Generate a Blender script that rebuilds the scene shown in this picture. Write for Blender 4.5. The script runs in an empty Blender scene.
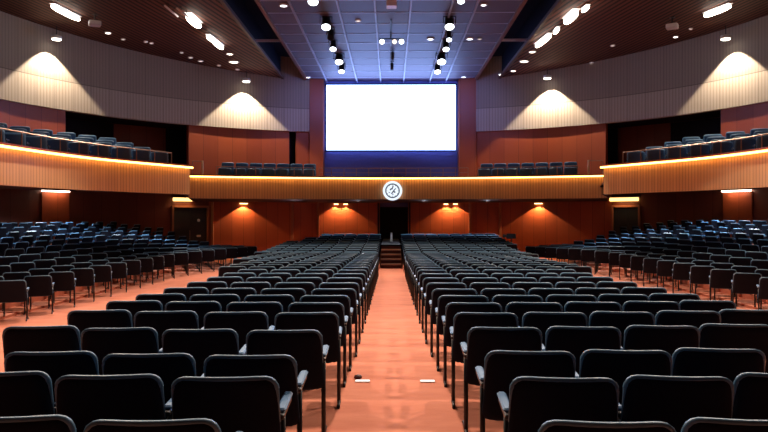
import bpy, math, random
from mathutils import Vector, Matrix
random.seed(7)
S = bpy.context.scene
COL = S.collection
PI = math.pi
E = 1.67            # eye height above the hall floor near the camera
F = 700.0           # focal length in pixels of the 768 px wide frame
CX, CY = 391.0, 216.0

# ------------------------------------------------------------------ camera
cd = bpy.data.cameras.new('camera')
cam = bpy.data.objects.new('camera', cd); COL.objects.link(cam)
cam.location = (0, 0, E)
cam.rotation_euler = (PI/2, 0, math.atan(7/F))
cd.sensor_width = 36; cd.lens = F*36/768
cd.clip_start = .05; cd.clip_end = 200
S.camera = cam
# ------------------------------------------------------------------ world
w = bpy.data.worlds.new('world'); S.world = w; w.use_nodes = True
w.node_tree.nodes['Background'].inputs[0].default_value = (.35, .45, .7, 1)
w.node_tree.nodes['Background'].inputs[1].default_value = .02
# ------------------------------------------------------------------ exposure
vs = S.view_settings
vs.view_transform = 'Standard'; vs.look = 'None'; vs.gamma = 1; vs.use_curve_mapping = False
vs.exposure = 0.0

def light(kind, name, loc, power, color, target=None, **kw):
    l = bpy.data.lights.new(name, kind); l.energy = power; l.color = color
    for k, v in kw.items(): setattr(l, k, v)
    o = bpy.data.objects.new(name, l); COL.objects.link(o); o.location = loc
    if target is not None:
        o.rotation_euler = (Vector(target)-Vector(loc)).to_track_quat('-Z', 'Y').to_euler()
    return o
# house lights in the ceiling over the seats
HOUSE = 2300
for hx, hy, hp in ((-6.4, 11, 1), (6.4, 11, 1), (0, 11, 1), (-6.4, 17.5, .9), (6.4, 17.5, .9), (0, 17.5, .8), (-10.5, 22, 1), (10.5, 22, 1), (-5.4, 25, .8), (5.4, 25, .8), (0, 25, .7), (-6.4, 32, .9), (6.4, 32, .9), (0, 32, .8), (-3, 37, .5), (3, 37, .5)):
    light('SPOT', 'house_light', (hx, hy, E+7.3), HOUSE*hp, (1, .80, .64), (hx, hy-4.2, 0), spot_size=math.radians(104), spot_blend=.6, shadow_soft_size=.16)
# added fill spots under the side balconies, brightening the seats there
for hx, hy, hp in ((10.6, 16, .5), (11.3, 20, .7), (11, 24.5, .8), (9.2, 28, .8), (13.4, 22.5, .7), (12.4, 27.5, .6)):
    for sg in (-1, 1):
        light('SPOT', 'under_balcony_light', (sg*hx, hy, E+.69+.03*max(0, hx-9)), 420*hp, (.78, .88, 1), (sg*hx*1.02, hy-.5, 0), spot_size=math.radians(140), spot_blend=.8, shadow_soft_size=.08)

for hx, hy in ((-4.6, 33.6), (-1.6, 34.2), (1.6, 34.2), (4.6, 33.6)):  # more added fill, for the far centre rows
    light('SPOT', 'under_balcony_light', (hx, hy, E+.69), 260, (.85, .90, 1), (hx, hy-1.2, 0), spot_size=math.radians(150), spot_blend=.8, shadow_soft_size=.08)

# added blue spots standing in for the bloom around the screen
for hx in (-2.4, 2.4):
    light('SPOT', 'stage_light_beam', (hx, 34.2, E+6.7), 340, (.22, .30, 1), (hx*1.72, 38.4, E+5.2), spot_size=math.radians(88), spot_blend=.9, shadow_soft_size=.12)

# ------------------------------------------------------------------ materials
def nodes(name):
    m = bpy.data.materials.new(name); m.use_nodes = True
    nt = m.node_tree; return m, nt, nt.nodes['Principled BSDF']
def plain(name, c, rough=.6, metal=0, spec=.5, sheen=0):
    m, nt, b = nodes(name)
    b.inputs['Roughness'].default_value = rough; b.inputs['Metallic'].default_value = metal
    b.inputs['Specular IOR Level'].default_value = spec
    b.inputs['Sheen Weight'].default_value = sheen
    n = nt.nodes.new('ShaderNodeTexNoise'); n.inputs['Scale'].default_value = 9; n.inputs['Detail'].default_value = 4
    tc = nt.nodes.new('ShaderNodeTexCoord'); nt.links.new(tc.outputs['Object'], n.inputs['Vector'])
    mx = nt.nodes.new('ShaderNodeMix'); mx.data_type = 'RGBA'
    mx.inputs[6].default_value = (*[v*.9 for v in c], 1); mx.inputs[7].default_value = (*[min(1, v*1.1) for v in c], 1)
    nt.links.new(n.outputs[0], mx.inputs[0]); nt.links.new(mx.outputs[2], b.inputs['Base Color'])
    return m
def glow(name, c, s):
    m = bpy.data.materials.new(name); m.use_nodes = True; nt = m.node_tree; nt.nodes.clear()
    e = nt.nodes.new('ShaderNodeEmission'); e.inputs[0].default_value = (*c, 1); e.inputs[1].default_value = s
    o = nt.nodes.new('ShaderNodeOutputMaterial'); nt.links.new(e.outputs[0], o.inputs[0]); return m
def math_n(nt, op, a, b=None, c=None):
    n = nt.nodes.new('ShaderNodeMath'); n.operation = op
    for i, v in enumerate((a, b, c)):
        if v is None: continue
        if isinstance(v, (int, float)): n.inputs[i].default_value = v
        else: nt.links.new(v, n.inputs[i])
    return n.outputs[0]
def boards(name, c1, c2, width, groove=.04, gdark=.45, rough=.5, grain=.35, joint=None, gscale=(26, 1.2), spec=.4, fine=None):
    """vertical boards on a wall whose UV is metres along, metres up"""
    m, nt, b = nodes(name)
    uv = nt.nodes.new('ShaderNodeUVMap'); sp = nt.nodes.new('ShaderNodeSeparateXYZ'); nt.links.new(uv.outputs[0], sp.inputs[0])
    u, v = sp.outputs[0], sp.outputs[1]
    q = math_n(nt, 'DIVIDE', u, width); fl = math_n(nt, 'FLOOR', q); fr = math_n(nt, 'FRACT', q)
    wn = nt.nodes.new('ShaderNodeTexWhiteNoise'); wn.noise_dimensions = '1D'; nt.links.new(fl, wn.inputs['W'])
    cmb = nt.nodes.new('ShaderNodeCombineXYZ')
    nt.links.new(math_n(nt, 'MULTIPLY', u, gscale[0]), cmb.inputs[0]); nt.links.new(math_n(nt, 'MULTIPLY', v, gscale[1]), cmb.inputs[1]); nt.links.new(fl, cmb.inputs[2])
    ns = nt.nodes.new('ShaderNodeTexNoise'); ns.inputs['Scale'].default_value = 1; ns.inputs['Detail'].default_value = 5; nt.links.new(cmb.outputs[0], ns.inputs['Vector'])
    f = math_n(nt, 'ADD', math_n(nt, 'MULTIPLY', wn.outputs[0], 1-grain), math_n(nt, 'MULTIPLY', ns.outputs[0], grain))
    mx = nt.nodes.new('ShaderNodeMix'); mx.data_type = 'RGBA'; nt.links.new(f, mx.inputs[0])
    mx.inputs[6].default_value = (*c1, 1); mx.inputs[7].default_value = (*c2, 1)
    g = math_n(nt, 'LESS_THAN', fr, groove)
    if joint:
        for j in joint:
            g = math_n(nt, 'MAXIMUM', g, math_n(nt, 'LESS_THAN', math_n(nt, 'ABSOLUTE', math_n(nt, 'SUBTRACT', v, j)), .02))
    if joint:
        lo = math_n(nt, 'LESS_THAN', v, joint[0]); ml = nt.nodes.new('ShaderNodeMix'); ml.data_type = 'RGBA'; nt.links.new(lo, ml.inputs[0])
        tint = nt.nodes.new('ShaderNodeMix'); tint.data_type = 'RGBA'; tint.blend_type = 'MULTIPLY'; tint.inputs[0].default_value = 1; nt.links.new(mx.outputs[2], tint.inputs[6]); tint.inputs[7].default_value = (.68, .68, .70, 1)  # upper wall darkened in the colour, so the lower band reads washer-lit
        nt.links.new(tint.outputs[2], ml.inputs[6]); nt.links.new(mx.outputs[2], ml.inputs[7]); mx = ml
    if fine:
        ff = math_n(nt, 'LESS_THAN', math_n(nt, 'FRACT', math_n(nt, 'DIVIDE', u, fine)), .3)
        g = math_n(nt, 'MAXIMUM', g, math_n(nt, 'MULTIPLY', ff, .45))
    mg = nt.nodes.new('ShaderNodeMix'); mg.data_type = 'RGBA'; nt.links.new(g, mg.inputs[0])
    nt.links.new(mx.outputs[2], mg.inputs[6]); mg.inputs[7].default_value = (*[x*gdark for x in c1], 1)
    nt.links.new(mg.outputs[2], b.inputs['Base Color'])
    b.inputs['Roughness'].default_value = rough; b.inputs['Specular IOR Level'].default_value = spec
    return m
M = {}
M['wood_red'] = boards('red_wood_panel', (.27, .05, .016), (.37, .078, .024), .78, .02, .4, .45)
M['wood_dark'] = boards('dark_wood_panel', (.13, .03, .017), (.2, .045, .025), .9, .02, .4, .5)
M['wood_lower'] = boards('russet_wood_panel', (.24, .052, .02), (.33, .075, .028), .62, .025, .4, .4)
M['wood_gold'] = boards('golden_wood_slats', (.60, .32, .135), (.76, .44, .20), .115, .16, .62, .45, .5, fine=None)
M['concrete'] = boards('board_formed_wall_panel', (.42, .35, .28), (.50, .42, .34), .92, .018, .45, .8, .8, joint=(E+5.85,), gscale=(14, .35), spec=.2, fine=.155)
M['navy_wall'] = plain('navy_wall', (.09, .10, .26), .7)
M['slot'] = plain('slot_navy', (.010, .013, .026), .9, spec=.05)
M['dark'] = plain('near_black', (.006, .007, .012), .8, spec=.2)
M['door'] = plain('black_door', (.007, .009, .014), .5)
M['doorframe'] = plain('brown_door_frame', (.28, .10, .05), .45)
M['blackmetal'] = plain('black_metal', (.012, .013, .016), .4, spec=.4)
M['bronze'] = plain('bronze_rail', (.26, .17, .13), .35, .6)
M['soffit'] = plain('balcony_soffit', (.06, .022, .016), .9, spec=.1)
M['balcfloor'] = plain('balcony_carpet', (.10, .03, .02), .95, spec=.1)
M['shell'] = plain('chair_shell', (.013, .016, .028), .9, spec=.05)
M['cloth'] = plain('chair_cloth', (.02, .06, .11), .8, spec=.3, sheen=.1)
M['piping'] = plain('chair_piping', (.09, .21, .34), .4, spec=.5)  # painted highlight: lighter tube for the light on the backs' top edge
M['pad'] = plain('arm_pad', (.08, .20, .38), .5, spec=.4)
M['bluecloth'] = plain('balcony_chair_cloth', (.04, .11, .22), .7)
M['gridbar'] = plain('ceiling_bar', (.30, .30, .40), .5)
M['gridpanel'] = boards('ceiling_panel', (.066, .042, .068), (.08, .05, .078), 2.0, .0, .7, .6, .0)
M['white'] = plain('white_housing', (.7, .7, .72), .5)
M['lampglow'] = glow('lamp_glow', (1, .9, .76), 9)
M['coolglow'] = glow('cool_lamp_glow', (.86, .92, 1), 7)
M['dimglow'] = glow('dim_lamp_glow', (1, .86, .8), 1.5)
M['barglow'] = glow('light_bar_glow', (1, .80, .6), 9)
M['ambglow'] = glow('amber_bar_glow', (1, .58, .18), 3)
M['ledglow'] = glow('led_strip_glow', (1, .50, .13), 7.5)
M['screen'] = glow('projection_screen_glow', (.30, .45, 1), 11)
M['backlight'] = glow('screen_backlight_glow', (.22, .32, 1), 16)  # added glow behind the screen, imitating its bloom on the wall
M['logo_glow'] = glow('logo_glow', (.80, .90, 1), 1.15)
M['logo_blue'] = plain('logo_blue', (.10, .18, .28), .5)
M['marker'] = glow('floor_marker_glow', (1, .93, .85), 1.6)
# slatted side ceiling
m, nt, b = nodes('ceiling_slats'); M['slats'] = m
uv = nt.nodes.new('ShaderNodeUVMap'); sp = nt.nodes.new('ShaderNodeSeparateXYZ'); nt.links.new(uv.outputs[0], sp.inputs[0])
fr = math_n(nt, 'FRACT', math_n(nt, 'DIVIDE', sp.outputs[0], .24)); g = math_n(nt, 'LESS_THAN', fr, .42)
ns = nt.nodes.new('ShaderNodeTexNoise'); ns.inputs['Scale'].default_value = 1.3; nt.links.new(uv.outputs[0], ns.inputs['Vector'])
mx = nt.nodes.new('ShaderNodeMix'); mx.data_type = 'RGBA'; nt.links.new(ns.outputs[0], mx.inputs[0]); mx.inputs[6].default_value = (.115, .042, .030, 1); mx.inputs[7].default_value = (.165, .062, .042, 1)
mg = nt.nodes.new('ShaderNodeMix'); mg.data_type = 'RGBA'; nt.links.new(g, mg.inputs[0]); nt.links.new(mx.outputs[2], mg.inputs[6]); mg.inputs[7].default_value = (.02, .010, .009, 1)
nt.links.new(mg.outputs[2], b.inputs['Base Color']); b.inputs['Roughness'].default_value = .7; b.inputs['Specular IOR Level'].default_value = .15
# carpet
m, nt, b = nodes('salmon_carpet'); M['carpet'] = m
tc = nt.nodes.new('ShaderNodeTexCoord'); mp = nt.nodes.new('ShaderNodeMapping'); mp.inputs['Scale'].default_value = (.9, 2.0, 1); nt.links.new(tc.outputs['Object'], mp.inputs[0])
n1 = nt.nodes.new('ShaderNodeTexNoise'); n1.inputs['Scale'].default_value = 1.6; n1.inputs['Detail'].default_value = 6; n1.inputs['Roughness'].default_value = .65; nt.links.new(mp.outputs[0], n1.inputs['Vector'])
cr = nt.nodes.new('ShaderNodeValToRGB'); nt.links.new(n1.outputs[0], cr.inputs[0])
cr.color_ramp.elements[0].position = .28; cr.color_ramp.elements[0].color = (.63, .205, .125, 1)
cr.color_ramp.elements[1].position = .62; cr.color_ramp.elements[1].color = (.76, .28, .175, 1)
n2 = nt.nodes.new('ShaderNodeTexNoise'); n2.inputs['Scale'].default_value = 160; nt.links.new(tc.outputs['Object'], n2.inputs['Vector'])
mm = nt.nodes.new('ShaderNodeMix'); mm.data_type = 'RGBA'; mm.blend_type = 'MULTIPLY'; mm.inputs[0].default_value = .25; nt.links.new(cr.outputs[0], mm.inputs[6]); nt.links.new(n2.outputs[0], mm.inputs[7])
nt.links.new(mm.outputs[2], b.inputs['Base Color']); b.inputs['Roughness'].default_value = .95; b.inputs['Specular IOR Level'].default_value = .1
M['step'] = plain('stair_tread', (.75, .5, .4), .8); M['riser'] = plain('stair_riser', (.14, .04, .03), .8)

# ------------------------------------------------------------------ mesh helpers
class MB:
    def __init__(s): s.v = []; s.f = []; s.m = []; s.uv = []
    def add(s, vs, fs, mi=0, uv=None):
        n = len(s.v); s.v += [tuple(p) for p in vs]
        for k, f in enumerate(fs):
            s.f.append([n+i for i in f]); s.m.append(mi); s.uv.append(uv[k] if uv else None)
        return s
    def box(s, x0, x1, y0, y1, z0, z1, mi=0, mat=None):
        vs = [Vector((x, y, z)) for z in (z0, z1) for y in (y0, y1) for x in (x0, x1)]
        if mat: vs = [mat @ p for p in vs]
        return s.add(vs, [(0, 2, 3, 1), (4, 5, 7, 6), (0, 1, 5, 4), (2, 6, 7, 3), (0, 4, 6, 2), (1, 3, 7, 5)], mi)
    def tube(s, pts, r, n=8, mi=0, cap=True):
        pts = [Vector(p) for p in pts]; rings = []
        for i, p in enumerate(pts):
            t = (pts[min(i+1, len(pts)-1)]-pts[max(i-1, 0)]).normalized()
            a = t.cross(Vector((0, 0, 1)))
            if a.length < 1e-3: a = t.cross(Vector((0, 1, 0)))
            a.normalize(); c = t.cross(a).normalized()
            rr = r[i] if isinstance(r, (list, tuple)) else r
            rings.append([p+rr*(math.cos(2*PI*k/n)*a+math.sin(2*PI*k/n)*c) for k in range(n)])
        vs = [q for g in rings for q in g]; fs = []
        for i in range(len(pts)-1):
            for k in range(n):
                a0 = i*n+k; b0 = i*n+(k+1) % n
                fs.append((a0, b0, b0+n, a0+n))
        if cap: fs += [tuple(range(n))[::-1], tuple((len(pts)-1)*n+k for k in range(n))]
        return s.add(vs, fs, mi)
    def rbox(s, x0, x1, y0, y1, z0, z1, r, mi=0, mat=None):
        """box with rounded vertical corners and softened top and bottom"""
        outs = []
        k = 4
        for (zz, ins) in ((z0, r*.6), (z0+r*.5, 0), (z1-r*.5, 0), (z1, r*.6)):
            ring = []
            for (cx, cy, a0) in ((x1-r, y1-r, 0), (x0+r, y1-r, 90), (x0+r, y0+r, 180), (x1-r, y0+r, 270)):
                for j in range(k):
                    a = math.radians(a0+90*j/(k-1)); rr = max(r-ins, .001)
                    ring.append(Vector((cx+rr*math.cos(a), cy+rr*math.sin(a), zz)))
            outs.append(ring)
        n = 4*k; vs = [p for g in outs for p in g]
        if mat: vs = [mat @ p for p in vs]
        fs = [tuple(range(n))[::-1], tuple(3*n+j for j in range(n))]
        for i in range(3):
            for j in range(n): fs.append((i*n+j, i*n+(j+1) % n, (i+1)*n+(j+1) % n, (i+1)*n+j))
        return s.add(vs, fs, mi)
    def mesh(s, name, mats, smooth=False):
        me = bpy.data.meshes.new(name); me.from_pydata(s.v, [], s.f)
        for mm_ in mats: me.materials.append(mm_)
        for p, mi in zip(me.polygons, s.m): p.material_index = mi; p.use_smooth = smooth
        if any(u is not None for u in s.uv):
            ul = me.uv_layers.new(name='UVMap')
            for p, u in zip(me.polygons, s.uv):
                if u is None: continue
                for li, c in zip(p.loop_indices, u): ul.data[li].uv = c
        me.update(); return me
def tag(o, label=None, cat=None, group=None, kind=None):
    if label: o['label'] = label
    if cat: o['category'] = cat
    if group: o['group'] = group
    if kind: o['kind'] = kind
    return o
def obj(name, mb, mats, parent=None, smooth=False, loc=None):
    if not isinstance(mats, (list, tuple)): mats = [mats]
    me = mb if isinstance(mb, bpy.types.Mesh) else mb.mesh(name, mats, smooth)
    o = bpy.data.objects.new(name, me); COL.objects.link(o)
    if parent: o.parent = parent
    if loc: o.location = loc
    return o
def empty(name, loc, rz=0):
    o = bpy.data.objects.new(name, None); COL.objects.link(o); o.location = loc; o.rotation_euler = (0, 0, rz); o.empty_display_size = .2; return o
def struct(name, mb, mats): return tag(obj(name, mb, mats), kind='structure')

ccx, ccy = 0.0, 22.8
def arc_pts(R, a0, a1, n, cy=ccy): return [(R*math.sin(a0+(a1-a0)*i/n), cy+R*math.cos(a0+(a1-a0)*i/n)) for i in range(n+1)]
def hit(px, R, cy=ccy):
    k = (px-CX)/F; a = 1+k*k; b = -2*cy; c = cy*cy-R*R
    d = (-b+math.sqrt(b*b-4*a*c))/(2*a); return k*d, d
def ang(px, R, cy=ccy):
    x, d = hit(px, R, cy); return math.atan2(x, d-cy)
def strip(mb, path, z0, z1, th, mi=0, off=0.0, zt=None):
    """upright wall along a plan path; th thickens it away from the hall (to the left of the path direction)"""
    n = len(path); ds = [0.0]
    for i in range(1, n): ds.append(ds[-1]+math.dist(path[i], path[i-1]))
    nor = []
    for i in range(n):
        a = path[max(i-1, 0)]; b = path[min(i+1, n-1)]; t = Vector((b[0]-a[0], b[1]-a[1])).normalized(); nor.append((-t.y, t.x))
    top = zt if zt else [z1]*n
    fp = [(p[0], p[1]) for p in path]; bp = [(p[0]+q[0]*th, p[1]+q[1]*th) for p, q in zip(path, nor)]
    vs = [(x, y, z0) for x, y in fp]+[(x, y, top[i]) for i, (x, y) in enumerate(fp)]+[(x, y, z0) for x, y in bp]+[(x, y, top[i]) for i, (x, y) in enumerate(bp)]
    fs = []; uv = []
    for i in range(n-1):
        q = [(ds[i]+off, z0), (ds[i+1]+off, z0), (ds[i+1]+off, top[i+1]), (ds[i]+off, top[i])]
        fs.append((i, i+1, n+i+1, n+i)); uv.append(q)
        fs.append((2*n+i+1, 2*n+i, 3*n+i, 3*n+i+1)); uv.append([q[1], q[0], q[3], q[2]])
        fs.append((n+i, n+i+1, 3*n+i+1, 3*n+i)); uv.append([q[3], q[2], q[2], q[3]])
        fs.append((i+1, i, 2*n+i, 2*n+i+1)); uv.append([q[1], q[0], q[0], q[1]])
    fs.append((0, n, 3*n, 2*n)); uv.append([(0, z0), (0, top[0]), (th, top[0]), (th, z0)])
    fs.append((n-1, 2*n+n-1, 3*n+n-1, 2*n-1)); uv.append([(0, z0), (th, z0), (th, top[-1]), (0, top[-1])])
    mb.add(vs, fs, mi, uv); return mb
def slab(mb, front, back, zf0, zf1, zb0, zb1, mi=0):
    n = len(front)
    vs = [(x, y, zf0) for x, y in front]+[(x, y, zf1) for x, y in front]+[(x, y, zb0) for x, y in back]+[(x, y, zb1) for x, y in back]
    fs = []
    for i in range(n-1):
        fs += [(i, i+1, n+i+1, n+i), (2*n+i+1, 2*n+i, 3*n+i, 3*n+i+1), (n+i, n+i+1, 3*n+i+1, 3*n+i), (i+1, i, 2*n+i, 2*n+i+1)]
    fs += [(0, n, 3*n, 2*n), (n-1, 3*n-1, 4*n-1, 2*n-1)]
    return mb.add(vs, fs, mi)
def resample(path, n):
    ds = [0.0]
    for i in range(1, len(path)): ds.append(ds[-1]+math.dist(path[i], path[i-1]))
    out = []
    for k in range(n+1):
        s = ds[-1]*k/n; i = 1
        while i < len(ds)-1 and ds[i] < s: i += 1
        t = (s-ds[i-1])/(ds[i]-ds[i-1]); out.append((path[i-1][0]*(1-t)+path[i][0]*t, path[i-1][1]*(1-t)+path[i][1]*t))
    return out
def smooth_path(p, it=2):
    for _ in range(it):
        q = [p[0]]
        for a, b in zip(p, p[1:]):
            q += [(a[0]*.75+b[0]*.25, a[1]*.75+b[1]*.25), (a[0]*.25+b[0]*.75, a[1]*.25+b[1]*.75)]
        q.append(p[-1]); p = q
    return p
def mirror(p): return [(-x, y) for x, y in p][::-1]
def mirror_r(p): return [(-x*1.05, y) for x, y in p][::-1]

# ------------------------------------------------------------------ hall floor
def floor_z(x, y):
    zc = -.022*max(0.0, y-6)
    ax = abs(x); zs = -.47 if x < 0 else -.40
    zs = zs*min(1.0, max(0.0, (y-4)/8))
    e0 = block_edge(y, x)
    t = min(1.0, max(0.0, (ax-e0)/2.6)); t = t*t*(3-2*t)
    z = zc*(1-t)+zs*t
    if y > 30: z = z*(1-min(1, (y-30)/4))+min(1, (y-30)/4)*(-.5)
    return z
def side_rise(ax, y):
    e = side_edge(y)
    if ax < e+.31: return 0.0
    k = math.floor((ax-e-.31)/.62)+1
    return min(1.05, k*.124+.05*max(0, y-24)*min(1, k/2))
def block_edge(y, x):
    if x < 0: return 3.15 if y < 12.6 else 3.8 if y < 17 else 4.4 if y < 22 else 5.0
    return 3.8 if y < 12.6 else 4.4 if y < 20 else 5.0 if y < 27 else 5.4
def side_edge(y): return 7.75 if y < 24 else 7.75-.2*(y-24)
def frange(a, b, st):
    r = []; v = a
    while v < b-1e-6: r.append(v); v += st
    return r+[b]
xs = frange(-18, 18, .5); ys = frange(-4, 39.5, .75)
mb = MB(); nx = len(xs)
for y in ys:
    for x in xs: mb.v.append((x, y, floor_z(x, y)))
for j in range(len(ys)-1):
    for i in range(nx-1):
        a = j*nx+i; mb.f.append([a, a+1, a+nx+1, a+nx]); mb.m.append(0); mb.uv.append(None)
fl = struct('floor', mb, M['carpet'])
for p in fl.data.polygons: p.use_smooth = True

# ------------------------------------------------------------------ upper walls
R = 16.0
aL, aR = ang(310, R), ang(475, R)
CZ0, CZ1 = E+4.6, E+8.9
def side_arc(RR, pa, pb, n=24): return arc_pts(RR, ang(pa, RR), ang(pb, RR), n)
full = arc_pts(R, -PI/2, aL, 60)
left_path = [(-16.0, -4.0), (-16.0, 10.0)]+full
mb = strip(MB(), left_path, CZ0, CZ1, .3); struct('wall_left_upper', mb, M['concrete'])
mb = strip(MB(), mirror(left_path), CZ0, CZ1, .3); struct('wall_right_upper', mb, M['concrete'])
# wood panelling of the balcony level
RW = 16.12
def aw(px): return ang(px, RW)
segs_red = [('left', [(-RW, -4.0), (-RW, 10.0)]+arc_pts(RW, -PI/2, aw(64), 40)), ('left', arc_pts(RW, aw(188), aw(289), 16)), ('left', arc_pts(RW, aw(296), aL, 4))]
for side, path in segs_red:
    struct('wall_left_panelling', strip(MB(), path, E+.9, CZ0+.02, .25), M['wood_red'])
for path in (arc_pts(RW, aR, aw(605), 20), arc_pts(RW, aw(719), PI/2, 40)+[(RW, 10.0), (RW, -4.0)]):
    struct('wall_right_panelling', strip(MB(), path, E+.9, CZ0+.02, .25), M['wood_red'])
# dark slot beside the screen wall (open doorway)
struct('wall_left_slot', strip(MB(), arc_pts(RW+.5, aw(287), aw(298), 3), E+.9, CZ0+.3, .1), M['dark'])
# recesses behind the side balconies
RR_ = 18.2
def recess(sgn):
    mb = MB(); ins = [ang(40, RR_), ang(208, RR_)]
    p = arc_pts(RR_, ins[0], ins[1], 20)
    strip(mb, p, E+.9, CZ0+.3, .2)
    o1 = MB(); slab(o1, arc_pts(RW+.25, ang(50, RW), ang(200, RW), 20), arc_pts(RR_+.1, ins[0], ins[1], 20), CZ0, CZ0+.2, CZ0, CZ0+.2)
    d1 = strip(MB(), arc_pts(RR_-.06, ang(62, RR_), ang(112, RR_), 8), E+.9, CZ0-.02, .05)
    d2 = strip(MB(), arc_pts(RR_-.06, ang(165, RR_), ang(190, RR_), 5), E+.9, CZ0-.02, .05)
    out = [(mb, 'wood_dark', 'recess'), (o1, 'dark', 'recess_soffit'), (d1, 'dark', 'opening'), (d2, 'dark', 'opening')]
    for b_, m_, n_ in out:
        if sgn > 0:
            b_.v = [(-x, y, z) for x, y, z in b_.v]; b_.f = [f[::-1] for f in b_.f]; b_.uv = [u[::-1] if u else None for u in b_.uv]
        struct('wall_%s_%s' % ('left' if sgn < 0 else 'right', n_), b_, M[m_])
recess(-1); recess(1)
# screen niche
YB = 38.9
mb = MB(); mb.box(-3.85, 3.85, YB, YB+.2, E+.5, E+8.6); struct('wall_back_screen', mb, M['navy_wall'])
for sx in (-1, 1):
    p = [(-4.45, 38.15), (-3.72, 38.3), (-3.70, 39.0)] if sx < 0 else [(3.70, 39.0), (3.72, 38.3), (4.62, 38.1)]
    struct('trim_1' if sx < 0 else 'trim_2', strip(MB(), p, E+.9, E+8.6, .12), M['wood_red'])

# ------------------------------------------------------------------ ceiling
ZC = E+7.5
mb = MB(); xa, xb = -4.62, 4.62
vs = [(xa, 4, ZC), (xb, 4, ZC), (xb, 38.9, ZC), (xa, 38.9, ZC)]
mb.add(vs, [(0, 3, 2, 1)], 0, [[(4, 0), (38.9, 0), (38.9, 8.5), (4, 8.5)]])
mb.box(xa, xb, 4, 38.9, ZC+.02, ZC+.2)
struct('ceiling', mb, M['gridpanel'])
mb = MB()
for x in (-3.55, -1.88, -.57, .70, 2.15, 3.03): mb.box(x-.03, x+.03, 4, 38.9, ZC-.09, ZC)
y = 24.3
while y > 4: y -= 1.5
while y < 38.8: mb.box(xa, xb, y-.045, y+.045, ZC-.012, ZC-.002); y += 1.5
struct('trim_3', mb, M['gridbar'])
mb = MB()
for s in (-1, 1): mb.box(s*4.62-.07, s*4.62+.07, 4, 38.9, ZC-.10, ZC+1.2)
struct('trim_4', mb, M['wood_red'])
mb = MB()
for s in (-1, 1):
    a, b_ = sorted((s*4.7, s*6.1)); mb.box(a, b_, 4, 39, ZC+1.1, ZC+1.2)
    a, b_ = sorted((s*5.95, s*6.05)); mb.box(a, b_, 4, 38.2, ZC-.02, ZC+1.2)
struct('ceiling_slot', mb, M['slot'])
mb = MB()
for s in (-1, 1):
    a, b_ = sorted((s*4.7, s*5.9))
    for yy in (17.5, 30.0): mb.box(a, b_, yy-.04, yy+.04, ZC-.02, ZC+.08)
struct('trim_5', mb, M['gridbar'])
def side_ceil_z(ax): return ZC-.05+.065*(ax-6.0)
TILT = .2
for s in (-1, 1):
    mb = MB(); gx = frange(5.85, 17, .9); gy = frange(-4, 39.5, 1.5)
    for i in range(len(gx)-1):
        for j in range(len(gy)-1):
            q = [(gx[i], gy[j]), (gx[i+1], gy[j]), (gx[i+1], gy[j+1]), (gx[i], gy[j+1])]
            vs = [(s*a, b_, side_ceil_z(a)) for a, b_ in q]
            uvq = [(a+TILT*b_-.004*(a-6)*b_, b_) for a, b_ in q]
            f = (0, 3, 2, 1); mb.add(vs, [f if s > 0 else f[::-1]], 0, [[uvq[k] for k in (f if s > 0 else f[::-1])]])
            mb.add([(x, y_, z+.15) for x, y_, z in vs], [(0, 1, 2, 3)])
    struct('ceiling_side', mb, M['slats'])
    mb = MB(); mb.box(*sorted((s*5.78, s*5.9)), -4, 38.5, ZC-.12, ZC+.02); struct('trim_6', mb, M['wood_dark'])
# roof over everything nearer than the grid, and the wall behind the camera
mb = MB(); mb.box(-6, 6, -4.2, 4, ZC, ZC+.2); struct('ceiling_front', mb, M['wood_dark'])
mb = MB(); mb.box(-16.3, 16.3, -4.2, -4, -.1, E+8.9); struct('wall_front', mb, M['wood_dark'])

# ------------------------------------------------------------------ lower walls
RL = 15.7
zl = E+1.15
aD0, aD1 = ang(380, RL), ang(408, RL)
low_l = [(-15.7, -4.0), (-15.7, 10.0)]+arc_pts(RL, -PI/2, ang(172, RL), 40)
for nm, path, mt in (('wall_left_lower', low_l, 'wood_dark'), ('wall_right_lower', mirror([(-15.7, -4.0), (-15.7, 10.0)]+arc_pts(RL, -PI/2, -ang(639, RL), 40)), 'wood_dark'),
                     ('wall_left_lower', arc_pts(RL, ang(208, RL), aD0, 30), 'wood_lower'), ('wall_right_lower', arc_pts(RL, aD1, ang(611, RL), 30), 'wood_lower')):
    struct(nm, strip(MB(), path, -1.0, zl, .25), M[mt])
# pilasters on the lower wall
mb = MB()
for px in (318, 470, 292, 500, 212):
    x, d = hit(px, RL-.04); mb.box(x-.06, x+.06, d-.1, d+.05, -.9, E+.72)
struct('trim_7', mb, M['doorframe'])
# dark central doorway and side doors
mb = MB(); x0, d0 = hit(379, RL); x1, d1 = hit(409, RL)
mb.box(x0, x1, 39.2, 39.3, -.5, E+1); mb.box(x0-.08, x0, 38.45, 39.3, -.5, E+1); mb.box(x1, x1+.08, 38.45, 39.3, -.5, E+1); struct('wall_back_doorway', mb, M['dark'])

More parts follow.
